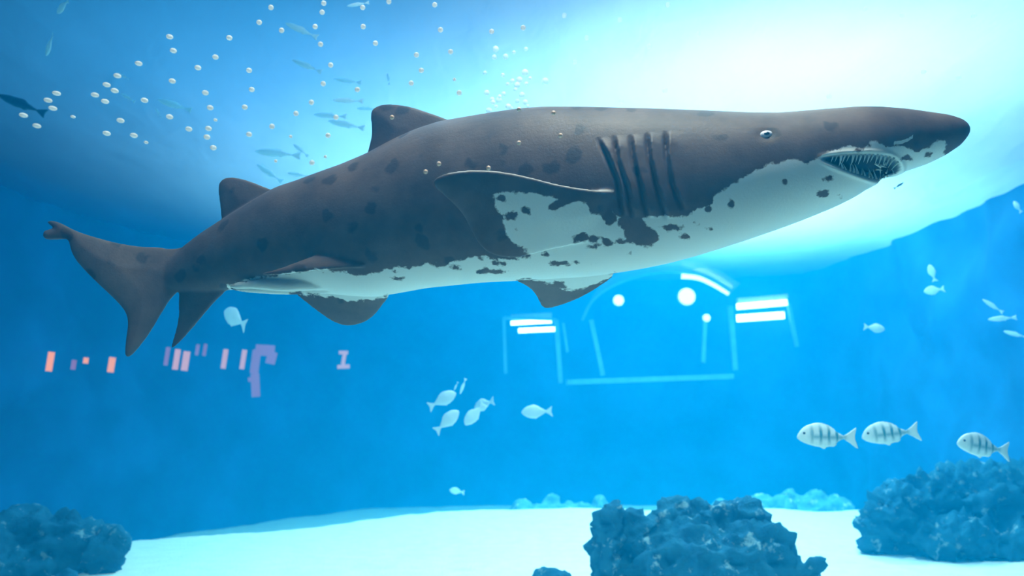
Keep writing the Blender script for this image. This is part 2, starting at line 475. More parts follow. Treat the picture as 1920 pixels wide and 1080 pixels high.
for g in GILLS:
    g = np.array(g, float)
    gx = np.interp(qy, g[:, 1], g[:, 0]); t = qx - gx
    y0, y1 = g[0, 1], g[-1, 1]
    w = np.clip((qy - y0 + 4) / 22, 0, 1) * np.clip((y1 + 6 - qy) / 16, 0, 1)
    flap = np.where(t > 0, np.exp(-t / 13.0) * .016, 0) * np.clip(t / 2.5, 0, 1)
    slit = -np.exp(-((t + 3) / 3.4) ** 2) * .015
    disp += w * (flap + slit)
ms, _, _ = poly_sdf(qx, qy, MOUTH)
head = qx > 1100
co = co + nrm * (disp * head * (np.abs(nrm[:, 1]) > .15))[:, None]
sgn = np.where(far, -1.0, 1.0)
dep = np.clip(ms / 12, 0, 1) ** .8
inm = (qx > 1500) & (ms > 0)
co[inm, 1] += (sgn * dep * .050)[inm]
co[inm, 2] += (dep * .022)[inm]
lip = np.exp(-((ms + 4) / 3.5) ** 2) * (qx > 1500) * .004
co += nrm * lip[:, None]
# brow ridge over the eye and the nostril hollow
co -= nrm * (np.exp(-(((qx - 1724) / 10) ** 2 + ((qy - 264) / 11) ** 2)) * .006)[:, None]
co -= nrm * (np.exp(-(((qx - 1437) / 17) ** 2 + ((qy - 252) / 11) ** 2)) * .005)[:, None]
co = lap(co, ed, 1)

# pigment: white belly with ragged edge and round blotches, as the photograph shows them
WHITE = [(428, 536), (445, 531), (492, 520), (560, 510), (622, 504), (655, 512), (690, 517), (735, 503), (765, 500), (800, 497), (830, 489), (860, 488), (885, 483), (905, 485), (940, 487), (985, 484), (998, 477),
         (985, 468), (962, 452), (945, 430), (943, 405), (930, 385), (924, 368), (938, 360), (962, 362), (1000, 361), (1035, 368), (1058, 381), (1092, 376), (1110, 386), (1128, 398), (1150, 402), (1165, 408),
         (1190, 409), (1225, 405), (1262, 409), (1290, 403), (1312, 394), (1332, 385), (1342, 366), (1362, 350), (1390, 340), (1402, 325), (1432, 314), (1462, 302), (1490, 299), (1497, 304), (1512, 311), (1533, 300),
         (1546, 286), (1565, 281), (1600, 275), (1614, 279), (1628, 276), (1636, 263), (1650, 270), (1672, 277), (1684, 270), (1700, 279), (1718, 286), (1742, 275), (1760, 264), (1776, 264), (1768, 290), (1775, 300),
         (1740, 340), (1650, 390), (1500, 470), (1300, 530), (1156, 560), (1000, 570), (740, 590), (560, 560), (428, 545)]
DARKP = [[(1160, 404), (1158, 424), (1172, 444), (1184, 458), (1205, 464), (1228, 460), (1238, 446), (1228, 428), (1210, 420), (1196, 404)],
         [(964, 523), (1004, 524), (1030, 533), (1052, 527), (1062, 536), (1050, 545), (1085, 546), (1125, 530), (1150, 512), (1160, 514), (1130, 560), (1020, 600), (960, 560)],
         [(545, 545), (575, 551), (620, 557), (660, 563), (700, 563), (735, 553), (735, 570), (690, 625), (620, 625), (545, 560)],
         [(1090, 376), (1135, 380), (1160, 400), (1150, 424), (1132, 418), (1128, 404), (1105, 396)],
         [(1028, 384), (1050, 372), (1068, 368), (1062, 386), (1046, 392), (1030, 392)]]
SPOTS = [(1090, 446, 14, 9), (1115, 447, 11, 7), (1118, 461, 12, 5), (1136, 454, 8, 5), (1160, 452, 9, 4.5), (1257, 426, 15, 7), (1281, 444, 8, 4), (1371, 381, 8, 6), (1331, 430, 5, 4), (1302, 417, 4, 3), (1325, 392, 8, 6),
         (1471, 341, 5, 5), (1542, 363, 10, 6), (1554, 336, 9, 5), (1575, 372, 5, 3), (985, 394, 11, 8), (943, 371, 9, 7), (958, 405, 13, 7), (935, 493, 11, 4), (910, 509, 14, 4), (851, 502, 11, 6), (826, 494, 13, 9),
         (935, 509, 6, 2), (1060, 493, 16, 2.5), (1025, 476, 6, 3), (745, 522, 5, 2.5), (740, 508, 4, 2), (766, 494, 9, 11), (1180, 471, 7, 3), (1700, 296, 9, 5), (1738, 291, 10, 6), (1610, 281, 9, 5), (968, 428, 4, 2.5)]
px_, py_, far = flank_pix(co)
ox, oy = pix(co)
for pl in (DARKP[1], DARKP[2]):            # far fins hang below the belly: take them as seen
    k = poly_sdf(ox, oy, np.array(pl, float))[0] > -25
    k &= oy > np.interp(ox, bt[::-1, 0], bt[::-1, 1]) - 6
    px_ = np.where(k, ox, px_); py_ = np.where(k, oy, py_)
pig = -poly_sdf(px_, py_, chaikin(WHITE, 1))[0]
for pl in DARKP: pig = np.maximum(pig, poly_sdf(px_, py_, chaikin(pl, 1))[0])
for (x, y, rx, ry) in SPOTS:
    d = np.sqrt(((px_ - x) / rx) ** 2 + ((py_ - y) / ry) ** 2)
    pig = np.maximum(pig, (1 - d) * min(rx, ry))
for ln in ([(1500, 306), (1510, 314), (1525, 318), (1540, 315)], [(1676, 268), (1692, 266), (1703, 262), (1713, 255)]):
    ln = np.array(ln, float)
    gy = np.interp(px_, ln[:, 0], ln[:, 1])
    k = (px_ > ln[0, 0]) & (px_ < ln[-1, 0]) & (np.abs(py_ - gy) < 4)
    pig = np.where(k, np.minimum(pig, (np.abs(py_ - gy) - 2.0) * 4 - 6), pig)
ms2 = poly_sdf(px_, py_, MOUTH)[0]
LE = np.array([(838, 324), (880, 319.5), (920, 320), (960, 325.5), (1000, 334.5), (1040, 345.5), (1085, 353.5), (1120, 357.5), (1150, 358)], float)   # pale leading edge of the pectoral fin
gy = np.interp(px_, LE[:, 0], LE[:, 1])
rim = np.clip(1 - np.abs(py_ - gy) / 3.2, 0, 1) * ((px_ > 838) & (px_ < 1150)) * (np.abs(co[:, 1] - np.interp(px_, sx[::-1], (ys_ - a_ * rat)[::-1]) + .2 * (1150 - px_) / 338) < .03)

m_skin, nt, out = mat('shark skin')
b = N(nt, 'ShaderNodeBsdfPrincipled'); b.inputs['Roughness'].default_value = .55; b.inputs['Specular IOR Level'].default_value = .25
tc = N(nt, 'ShaderNodeTexCoord')
at = N(nt, 'ShaderNodeAttribute'); at.attribute_name = 'pigment'
am = N(nt, 'ShaderNodeAttribute'); am.attribute_name = 'mouth'
def nnoise(scale, detail=5, rough=.6):
    n = N(nt, 'ShaderNodeTexNoise'); n.inputs['Scale'].default_value = scale; n.inputs['Detail'].default_value = detail; n.inputs['Roughness'].default_value = rough
    L(nt, tc.outputs['Object'], n.inputs['Vector']); return n
def mth(op, a, bb, clamp=False):
    n = N(nt, 'ShaderNodeMath'); n.operation = op; n.use_clamp = clamp
    for i, v in enumerate((a, bb)):
        if isinstance(v, (int, float)): n.inputs[i].default_value = v
        else: L(nt, v, n.inputs[i])
    return n.outputs[0]
def mixc(fac, c1, c2):
    n = N(nt, 'ShaderNodeMix'); n.data_type = 'RGBA'
    for s, v in ((n.inputs[0], fac), (n.inputs[6], c1), (n.inputs[7], c2)):
        if isinstance(v, tuple): s.default_value = (*v, 1)
        elif isinstance(v, (int, float)): s.default_value = v
        else: L(nt, v, s)
    return n.outputs[2]
edge = nnoise(34, 4, .6)
v1 = mth('ADD', at.outputs['Fac'], mth('MULTIPLY', mth('SUBTRACT', edge.outputs['Fac'], .5), 26.0))
darkf = mth('MULTIPLY', mth('ADD', v1, 1.6), .31, True)
big = nnoise(5, 4); fine = nnoise(70, 3, .7)
brown = mixc(mth('ADD', mth('MULTIPLY', mth('SUBTRACT', big.outputs['Fac'], .5), 2.4), .48, True), (.060, .039, .032), (.165, .108, .086))
brown = mixc(mth('MULTIPLY', fine.outputs['Fac'], .35), brown, (.060, .050, .050))
# dark round blotches scattered over the flank
vor = N(nt, 'ShaderNodeTexVoronoi'); vor.inputs['Scale'].default_value = 13; vor.inputs['Randomness'].default_value = 1
wob = nnoise(18, 2)
mv = N(nt, 'ShaderNodeMixRGB'); mv.blend_type = 'ADD'; mv.inputs[0].default_value = .05
L(nt, tc.outputs['Object'], mv.inputs[1]); L(nt, wob.outputs['Color'], mv.inputs[2]); L(nt, mv.outputs[0], vor.inputs['Vector'])
sel = N(nt, 'ShaderNodeSeparateColor'); L(nt, vor.outputs['Color'], sel.inputs[0])
sp1 = mth('MULTIPLY', mth('SUBTRACT', .36, vor.outputs['Distance']), 9.0, True)
sp1 = mth('MULTIPLY', sp1, mth('GREATER_THAN', sel.outputs[0], .62))
brown = mixc(mth('MULTIPLY', sp1, .62), brown, (.020, .017, .018))
white = mixc(nnoise(9, 4).outputs['Fac'], (.66, .72, .70), (.80, .83, .80))
skin = mixc(darkf, white, brown)
ar = N(nt, 'ShaderNodeAttribute'); ar.attribute_name = 'rim'
skin = mixc(mth('MULTIPLY', ar.outputs['Fac'], .55), skin, (.7, .68, .66))
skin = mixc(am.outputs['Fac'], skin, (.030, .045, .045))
L(nt, skin, b.inputs['Base Color'])
bp = N(nt, 'ShaderNodeBump'); bp.inputs['Strength'].default_value = .25; bp.inputs['Distance'].default_value = .004
L(nt, nnoise(120, 3, .7).outputs['Fac'], bp.inputs['Height']); L(nt, bp.outputs[0], b.inputs['Normal'])
L(nt, b.outputs[0], out.inputs['Surface'])

shark = empty('shark', P(960, 400, 2.55))
base = np.array(shark.location)
tag(shark, 'large brown shark with blotched white belly and open toothy mouth swimming mid-water', 'shark')
body = mesh_obj('body', co - base, quads, m_skin, shark)
set_attr(body, 'pigment', np.clip(pig, -30, 30))
set_attr(body, 'rim', rim)
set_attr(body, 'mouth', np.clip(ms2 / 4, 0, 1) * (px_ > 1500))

def surf_at(px, py, lift=0.0):
    """Near-flank surface point of the shark at a pixel."""
    d = (ox - px) ** 2 + (oy - py) ** 2
    k = np.argsort(d)[:24]
    j = k[np.argmin(co[k, 1])]
    p = P(px, py, float(co[j, 1]) - lift)
    return p
# eyes: pale ring and dark pupil
def uv_sphere(rx, ry, rz, n=16, m_=10):
    v, f = [], []
    for i in range(m_ + 1):
        a = math.pi * i / m_
        for j in range(n):
            t = 2 * math.pi * j / n
            v.append((rx * math.sin(a) * math.cos(t), ry * math.cos(a), rz * math.sin(a) * math.sin(t)))
    for i in range(m_):
        for j in range(n): f.append((i * n + j, i * n + (j + 1) % n, (i + 1) * n + (j + 1) % n, (i + 1) * n + j))
    return v, f
m_eye = simple('pale eye', (.72, .70, .78), .25, .6, 60, .2)
m_pupil = simple('dark pupil', (.02, .03, .05), .15, .7, 40, .2)
ep = surf_at(1437, 252)
sy_eye = float(spine_y(1437))
for side in (1, -1):
    yy = ep.y + .004 if side == 1 else 2 * sy_eye - ep.y - .004
    e = mesh_obj('eye', *uv_sphere(.019, .010, .0125), m_eye, shark)
    e.location = Vector((ep.x, yy, ep.z)) - shark.location; e.rotation_euler = (0, math.radians(-12), 0)
    p = mesh_obj('pupil', *uv_sphere(.0085, .005, .0052), m_pupil, e); p.location = (0, -.0075 * side, .001)
# teeth
m_tooth = simple('tooth', (.72, .80, .74), .3, .5, 50, .15)
def tooth_mesh(Lt, r):
    v, f = [], []
    K = 5; n = 7
    for i in range(K):
        t = i / K
        for j in range(n):
            a = 2 * math.pi * j / n
            v.append((r * (1 - t) ** .8 * math.cos(a) + .18 * Lt * t * t, .7 * r * (1 - t) ** .8 * math.sin(a), Lt * t))
    v.append((.18 * Lt, 0, Lt))
    for i in range(K - 1):
        for j in range(n): f.append((i * n + j, i * n + (j + 1) % n, (i + 1) * n + (j + 1) % n, (i + 1) * n + j))
    for j in range(n): f.append(((K - 1) * n + j, (K - 1) * n + (j + 1) % n, K * n))
    f.append(tuple(range(n - 1, -1, -1)))
    return v, f
rnd = random.Random(4)
tm = None
def add_tooth(px, py, ang, Lpx, back=.0):
    """Tooth rooted at a pixel of the jaw, pointing at an angle in the flank's plane (0 = down, 180 = up)."""
    global tm
    p = surf_at(px, py, -.004 - back)
    if tm is None:
        o = mesh_obj('tooth', *tooth_mesh(.03, .0042), m_tooth, shark); tm = o.data
    else:
        o = bpy.data.objects.new('tooth', tm); col.objects.link(o); o.parent = shark
    a = math.radians(ang)
    d = Vector((math.sin(a), .12 + .1 * rnd.random(), -math.cos(a)))
    q = d.to_track_quat('Z', 'Y')
    o.rotation_mode = 'QUATERNION'; o.rotation_quaternion = q
    o.location = p - shark.location
    s = Lpx * 2.35 / F / .03
    o.scale = (min(1.1, s * 1.1), min(1.1, s * 1.1), s)
for i, x in enumerate(np.linspace(1562, 1684, 17)):
    y = float(np.interp(x, [1562, 1610, 1650, 1676, 1690], [292.5, 289.5, 289.5, 296, 309]))
    add_tooth(x, y, rnd.uniform(-22, 4) - (x - 1562) * .16, 13 + 8 * rnd.random() + (x - 1562) * .04)
for i, x in enumerate(np.linspace(1580, 1664, 13)):
    y = float(np.interp(x, [1565, 1600, 1632, 1648, 1668], [311, 323, 333, 337, 331]))
    add_tooth(x, y, 180 + rnd.uniform(-25, 22), 11 + 8 * rnd.random() + (x - 1562) * .05)
for i in range(9):
    add_tooth(rnd.uniform(1640, 1680), rnd.uniform(306, 330), rnd.uniform(0, 360), rnd.uniform(11, 17), -.012)

# ------------------------------------------------------------------ rocks
def rock_mat(name, dark, light, patch):
    m, nt, out = mat(name)
    b = N(nt, 'ShaderNodeBsdfPrincipled'); b.inputs['Roughness'].default_value = .9; b.inputs['Specular IOR Level'].default_value = .1
    tc = N(nt, 'ShaderNodeTexCoord')
    def nn(s, d=6):
        n = N(nt, 'ShaderNodeTexNoise'); n.inputs['Scale'].default_value = s; n.inputs['Detail'].default_value = d; n.inputs['Roughness'].default_value = .65
        L(nt, tc.outputs['Object'], n.inputs['Vector']); return n
    def ramp(src, p0, c0, p1, c1):
        r = N(nt, 'ShaderNodeValToRGB'); e = r.color_ramp.elements
        e[0].position = p0; e[0].color = (*c0, 1); e[1].position = p1; e[1].color = (*c1, 1)
        L(nt, src, r.inputs['Fac']); return r
    c = ramp(nn(7).outputs['Fac'], .3, dark, .75, light)
    p = ramp(nn(9, 4).outputs['Fac'], .59, (0, 0, 0), .67, (1, 1, 1))
    mx = N(nt, 'ShaderNodeMixRGB'); L(nt, p.outputs[0], mx.inputs[0]); L(nt, c.outputs[0], mx.inputs[1]); mx.inputs[2].default_value = (*patch, 1)
    L(nt, mx.outputs[0], b.inputs['Base Color'])
    bp = N(nt, 'ShaderNodeBump'); bp.inputs['Strength'].default_value = .8; bp.inputs['Distance'].default_value = .03
    L(nt, nn(28).outputs['Fac'], bp.inputs['Height']); L(nt, bp.outputs[0], b.inputs['Normal'])
    L(nt, b.outputs[0], out.inputs['Surface'])
    return m
m_rock = rock_mat('reef rock', (.010, .070, .135), (.032, .165, .250), (.27, .40, .42))
def sphere_part(c, rx, ry, rz, n=20, k=12):
    v, f = [], []
    for i in range(k + 1):
        a = math.pi * (i + .02) / (k + .04)
        for j in range(n):
            t = 2 * math.pi * j / n
            v.append((c[0] + rx * math.sin(a) * math.cos(t), c[1] + ry * math.sin(a) * math.sin(t), c[2] + rz * math.cos(a)))
    for i in range(k):
        for j in range(n): f.append((i * n + j, i * n + (j + 1) % n, (i + 1) * n + (j + 1) % n, (i + 1) * n + j))
    f.append(tuple(range(n - 1, -1, -1))); f.append(tuple(k * n + j for j in range(n)))
    return np.array(v), f
def rock(name, blobs, Y, voxel, amp, label, seed=0, sink=.06):
    """Craggy rock from overlapping lumps (px, py, rx, ry, dY) standing on the sand at depth Y."""
    parts = []
    for (x, y, rx, ry, dy) in blobs:
        c = P(x, y, Y + dy); s = (Y + dy) / F
        parts.append(sphere_part(c, rx * s, .85 * max(rx, ry * .7) * s, ry * s))
        zb = c.z - ry * s                                  # footing down to the sand
        if zb > 0: parts.append(sphere_part((c.x, c.y, c.z / 2), rx * s * .95, .8 * max(rx, ry * .7) * s, c.z / 2 + sink))
    co, q, ed = fuse(parts, voxel, 1)
    n = vnormals(co, q)
    d = np.zeros(len(co))
    for sc_, a in ((4.5, 1.0), (10.0, .6), (22.0, .32)):
        nv = vnoise(co[:, 0] * sc_ + seed, co[:, 1] * sc_, co[:, 2] * sc_)
        d += a * (.42 - np.abs(nv) * 2.0)
    co = co + n * (amp * d)[:, None]
    base = co.mean(0); base[2] = co[:, 2].min()
    o = mesh_obj(name, co - base, q, m_rock); o.location = base
    return tag(o, label, 'rock')
rock('reef_rock', [(1143, 982, 20, 38, 0), (1135, 1045, 30, 50, 0), (1198, 1003, 40, 48, .1), (1262, 985, 50, 42, .15), (1335, 975, 44, 34, .1), (1398, 985, 42, 48, .15), (1320, 1055, 150, 80, .1), (1430, 1045, 60, 55, 0), (1480, 1075, 48, 42, 0), (1525, 1075, 20, 28, -.1)],
     5.0, .016, .085, 'large craggy reef rock with jagged pillars standing on the bright sand', 3)
rock('boulder', [(1038, 1088, 42, 20, 0), (1060, 1085, 20, 18, 0)], 4.95, .014, .03, 'small rounded rock on the sand beside the craggy reef rock', 9)
rock('reef_rock', [(1672, 960, 50, 45, 0), (1735, 945, 65, 52, .2), (1830, 940, 95, 62, .3), (1920, 950, 90, 76, .3), (1760, 995, 90, 30, 0), (1648, 982, 32, 26, 0), (1880, 1010, 90, 32, 0)],
     6.5, .024, .13, 'wide dark reef bank sloping down to the sand against the tank wall', 17)
rock('reef_rock', [(30, 1005, 85, 45, .1), (125, 1010, 75, 42, .1), (200, 1022, 36, 32, 0), (20, 1050, 110, 40, 0)], 5.75, .03, .085, 'low dark rock in the shaded corner of the tank', 29)
rock('boulder', [(125, 1082, 22, 14, 0)], 5.0, .012, .02, 'little stone on the sand in front of the low dark rock', 33)
m_ledge = rock_mat('pale rubble', (.06, .24, .30), (.22, .44, .46), (.55, .66, .64))
for (xa, xb, lab) in ((966, 1124, 'pale rubble ledge behind the bright sand'), (1305, 1534, 'long rubble ledge behind the craggy rock'), (1648, 1702, 'short rubble ledge by the dark reef bank')):
    Yl = 10.6
    a, b2 = P(xa, 0, Yl).x, P(xb, 0, Yl).x
    nseg = max(4, int((b2 - a) / .17)); rl = random.Random(int(xa))
    parts = []
    for i in range(nseg):
        x = a + (i + .5) * (b2 - a) / nseg
        parts.append(sphere_part((x, Yl + rl.uniform(-.2, .2), -.40), rl.uniform(.12, .22), rl.uniform(.3, .5), .36 + rl.uniform(-.08, .10)))
    parts.append(sphere_part(((a + b2) / 2, Yl, -.5), (b2 - a) / 2, .5, .40))
    co, q, ed = fuse(parts, .035, 1)
    co = co + vnormals(co, q) * (.09 * (.4 - 2 * np.abs(vnoise(co[:, 0] * 6, co[:, 1] * 6, co[:, 2] * 6))))[:, None]
    base = co.mean(0); base[2] = co[:, 2].min()
    o = mesh_obj('rubble_ledge', co - base, q, m_ledge); o.location = base
    tag(o, lab, 'ledge')

# ------------------------------------------------------------------ fish
def fish_mat(name, pale, dark=None, stripes=0.0, see=.1):
    m, nt, out = mat(name)
    b = N(nt, 'ShaderNodeBsdfPrincipled'); b.inputs['Roughness'].default_value = .4; b.inputs['Specular IOR Level'].default_value = .5
    tc = N(nt, 'ShaderNodeTexCoord'); sp = N(nt, 'ShaderNodeSeparateXYZ'); L(nt, tc.outputs['Object'], sp.inputs[0])
    def mth(op, a, bb, clamp=False):
        n = N(nt, 'ShaderNodeMath'); n.operation = op; n.use_clamp = clamp
        for i, v in enumerate((a, bb)):
            if isinstance(v, (int, float)): n.inputs[i].default_value = v
            else: L(nt, v, n.inputs[i])
        return n.outputs[0]
    nz_ = N(nt, 'ShaderNodeTexNoise'); nz_.inputs['Scale'].default_value = 7; nz_.inputs['Detail'].default_value = 4
    L(nt, tc.outputs['Object'], nz_.inputs['Vector'])
    col_ = N(nt, 'ShaderNodeMixRGB'); col_.inputs[1].default_value = (*pale, 1); col_.inputs[2].default_value = (*(dark or [c * .8 for c in pale]), 1)
    if stripes:
        w = mth('ADD', mth('MULTIPLY', sp.outputs['X'], 44.0), mth('MULTIPLY', nz_.outputs['Fac'], 2.2))
        bars = mth('ADD', mth('MULTIPLY', mth('SINE', w, 0), 1.1), .15)
        midf = mth('SUBTRACT', 1.15, mth('MULTIPLY', mth('ABSOLUTE', mth('ADD', sp.outputs['Z'], -.03), 0), 6.0), True)
        xr = mth('MULTIPLY', mth('SUBTRACT', .36, mth('ABSOLUTE', sp.outputs['X'], 0)), 8.0, True)
        lat = mth('SUBTRACT', 1.0, mth('MULTIPLY', mth('ABSOLUTE', mth('ADD', sp.outputs['Z'], .01), 0), 16.0), True)
        f = mth('MAXIMUM', mth('MULTIPLY', bars, midf, True), mth('MULTIPLY', lat, .75))
        L(nt, mth('MULTIPLY', mth('MULTIPLY', f, xr), stripes, True), col_.inputs[0])
    else:
        L(nt, mth('MULTIPLY', nz_.outputs['Fac'], .6), col_.inputs[0])
    L(nt, col_.outputs[0], b.inputs['Base Color'])
    tr = N(nt, 'ShaderNodeBsdfTranslucent'); L(nt, col_.outputs[0], tr.inputs[0])
    ms_ = N(nt, 'ShaderNodeMixShader'); ms_.inputs[0].default_value = see
    L(nt, b.outputs[0], ms_.inputs[1]); L(nt, tr.outputs[0], ms_.inputs[2]); L(nt, ms_.outputs[0], out.inputs['Surface'])
    return m
def fish_geo(top, bot, tail, fins, width, voxel):
    """A fish of length 1, head at x = -.5, belly down: body loft fused with its fins."""
    t = np.linspace(.004, .80, 60)
    tt, tb = np.interp(t, *zip(*top)), np.interp(t, *zip(*bot))
    for arr in (tt, tb): arr[2:-2] = np.convolve(arr, np.ones(5) / 5, 'valid')
    c, h = (tt + tb) / 2, np.maximum((tt - tb) / 2, .006)
    wd = np.maximum(np.interp(t, [0, .1, .35, .6, .8], [.02, .62 * width, width, .6 * width, .10 * width]), .006)
    ang = np.linspace(0, 2 * np.pi, 24, endpoint=False)
    R = np.stack([np.repeat((t - .5)[:, None], 24, 1), wd[:, None] * np.cos(ang)[None], c[:, None] + h[:, None] * np.sin(ang)[None]], -1)
    parts = [loft(R)]
    mp = lambda u, v: np.stack([u - .5, 0 * u, v], -1)
    for pl in [tail] + fins: parts.append(slab(pl, mp, .014, .009, .06, .012))
    return fuse(parts, voxel, 2)
BREAM_T = [(0, -.015), (.03, .06), (.10, .135), (.18, .185), (.30, .215), (.42, .20), (.55, .15), (.66, .085), (.76, .035), (.80, .03)]
BREAM_B = [(0, -.035), (.05, -.085), (.15, -.125), (.30, -.165), (.45, -.175), (.56, -.155), (.64, -.10), (.72, -.045), (.80, -.03)]
TAIL = [(.76, .03), (.85, .075), (.93, .14), (1.0, .185), (.975, .08), (.955, 0), (.985, -.09), (1.02, -.20), (.94, -.15), (.86, -.085), (.76, -.03)]
bream = fish_geo(BREAM_T, BREAM_B, TAIL, [[(.18, .16), (.26, .215), (.40, .235), (.55, .185), (.66, .10), (.55, .12), (.36, .17)], [(.36, -.15), (.43, -.215), (.47, -.20), (.47, -.15)], [(.52, -.15), (.60, -.17), (.67, -.11), (.62, -.09)]], .085, .013)
OVAL_T = [(0, 0), (.04, .06), (.15, .13), (.32, .17), (.5, .15), (.66, .08), (.76, .035), (.80, .03)]
OVAL_T = [(a, b * 1.28) for a, b in OVAL_T]
OVAL_B = [(0, -.02), (.06, -.07), (.18, -.13), (.34, -.165), (.5, -.15), (.66, -.08), (.76, -.035), (.80, -.03)]
OVAL_B = [(a, b * 1.28) for a, b in OVAL_B]
oval = fish_geo(OVAL_T, OVAL_B, TAIL, [[(.25, .18), (.4, .245), (.6, .16), (.5, .13)], [(.38, -.17), (.46, -.25), (.5, -.16)]], .085, .015)
SLIM_T = [(0, 0), (.05, .035), (.2, .075), (.4, .09), (.6, .06), (.76, .022), (.80, .018)]
SLIM_B = [(0, -.01), (.05, -.035), (.2, -.075), (.4, -.09), (.6, -.06), (.76, -.022), (.80, -.018)]
SLTAIL = [(.77, .015), (.88, .06), (1.0, .11), (.95, .0), (1.0, -.11), (.88, -.06), (.77, -.015)]
slim = fish_geo(SLIM_T, SLIM_B, SLTAIL, [[(.35, .07), (.45, .115), (.6, .07), (.5, .05)], [(.5, -.06), (.56, -.1), (.65, -.05)]], .055, .012)
m_bream = fish_mat('striped bream', (.82, .86, .84), (.03, .22, .27), .95)
m_pale = fish_mat('pale fish', (.86, .88, .88), (.66, .74, .76))
m_silver = fish_mat('silver fish', (.90, .95, .96), (.70, .84, .88), see=.5)
m_dim = fish_mat('dark fish', (.03, .12, .17), (.015, .06, .09))
geo = {'bream': (bream, m_bream), 'oval': (oval, m_pale), 'slim': (slim, m_silver), 'dimslim': (slim, m_dim), 'palesilver': (oval, m_silver)}
fish_data = {}
eye_me = None
def fish(kind, name, px, py, lenpx, ang, Y, label, cat='fish', group=None, yaw=0, eyes=False):
    global eye_me
    (co, q, ed), m = geo[kind]
    while P(px, py, Y).z > 3.1: Y -= .05                  # stay under the surface
    if kind not in fish_data:
        o = mesh_obj('body', co, q, m); fish_data[kind] = o.data; bpy.data.objects.remove(o)
    s = lenpx * Y / F / math.cos(math.radians(yaw))
    a, yw = math.radians(ang), math.radians(yaw)
    h = Vector((math.cos(a) * math.cos(yw), math.sin(yw), math.sin(a) * math.cos(yw)))
    xa = -h; up = Vector((0, .05, 1)) if abs(h.z) < .93 else Vector((-1 if h.x < 0 else 1, 0, .1))
    ya = up.cross(xa).normalized(); za = xa.cross(ya)
    M = Matrix((xa, ya, za)).transposed().to_4x4()
    M = Matrix.Translation(P(px, py, Y)) @ M @ Matrix.Scale(s, 4)
    if eyes:
        o = empty(name); o.matrix_world = M
        bd = bpy.data.objects.new('body', fish_data[kind]); col.objects.link(bd); bd.parent = o
        for sgn in (-1, 1):
            if eye_me is None:
                e = mesh_obj('eye', *uv_sphere(.022, .010, .022, 12, 8), m_pupil, o); eye_me = e.data
            else:
                e = bpy.data.objects.new('eye', eye_me); col.objects.link(e); e.parent = o
            e.location = (-.395, sgn * .050, .045)
    else:
        o = bpy.data.objects.new(name, fish_data[kind]); col.objects.link(o); o.matrix_world = M
    return tag(o, label, cat, group)
g = 'striped bream swimming in line over the reef bank'
fish('bream', 'striped_bream', 1551, 819, 112, 178, 4.3, 'leading silver bream with dark bars, palest and biggest of its line', group=g, eyes=True)
fish('bream', 'striped_bream', 1670, 813, 104, 186, 4.5, 'darker barred bream in the middle of its line of three', group=g, eyes=True, yaw=6)
fish('bream', 'striped_bream', 1844, 838, 106, 170, 4.4, 'barred bream trailing last, nearest the dark reef bank', group=g, eyes=True, yaw=-8)
g = 'pale fish milling in open water'
fish('oval', 'pale_fish', 829, 750, 58, 28, 6.0, 'round pale fish pointing upward beside two sliver-thin fish', group=g)
fish('oval', 'pale_fish', 838, 790, 58, 42, 5.9, 'lowest round pale fish of the small huddle, tail pointing down', group=g)
fish('oval', 'pale_fish', 890, 776, 54, 228, 6.1, 'pale fish diving head-down in front of another one', group=g)
fish('oval', 'pale_fish', 908, 758, 40, 200, 6.4, 'pale fish half hidden behind the diving one', group=g, yaw=40)
fish('oval', 'pale_fish', 1007, 772, 58, 182, 6.2, 'lone pale oval fish swimming apart from the huddle', group=g)
fish('slim', 'pale_fish', 868, 724, 32, 250, 6.1, 'thin curved fish seen edge-on above the round pale fish', group=g)
fish('slim', 'pale_fish', 855, 724, 18, 245, 6.2, 'tiny sliver of a fish between the thin one and the round one', group=g)
g = 'small fish by the shaded wall'
fish('oval', 'small_fish', 1639, 615, 40, -8, 6.6, 'small whitish fish alone below the bright water', group=g)
fish('palesilver', 'small_fish', 1752, 544, 40, 188, 7.4, 'faint small fish hanging under a nearly upright one', group=g)
fish('palesilver', 'small_fish', 1748, 512, 34, 105, 7.4, 'faint small fish swimming almost straight up', group=g)
fish('slim', 'small_fish', 1862, 574, 46, 145, 6.4, 'slim pale fish rising above the level slim one', group=g)
fish('slim', 'small_fish', 1880, 597, 56, 184, 6.3, 'slim pale fish swimming level below the rising one', group=g)
fish('slim', 'small_fish', 1905, 627, 48, 165, 6.6, 'dim slim fish lowest of the group by the shaded wall', group=g)
fish('dimslim', 'small_fish', 1685, 348, 24, 32, 4.2, 'tiny dark fish just below the open mouth of the shark')
fish('palesilver', 'small_fish', 1908, 388, 26, 120, 6.8, 'tiny faint fish high up beside the tank wall')
fish('oval', 'small_fish', 857, 921, 28, 170, 8.6, 'tiny pale fish hovering just above the far edge of the sand')
fish('palesilver', 'round_fish_or_glint', 441, 597, 66, 150, 5.2, 'round turquoise shape in place of a lamp glint below the anal fin of the shark', yaw=35)  # fish shape put in place of a lamp glint
fish('dimslim', 'slender_fish', 42, 196, 108, 158, 4.6, 'dark slender fish swimming among the reflection dots near the tank corner')
g = 'rounded fish in the dark upper corner'
for (x, y, l, a) in ((118, 12, 40, 200), (93, 84, 42, 230)):
    fish('palesilver', 'round_fish_or_glint', x, y, l, a, 5.5, 'small rounded fish high up in the dark corner of the tank', group=g, yaw=35)
g = 'silver fish shoaling under the surface'
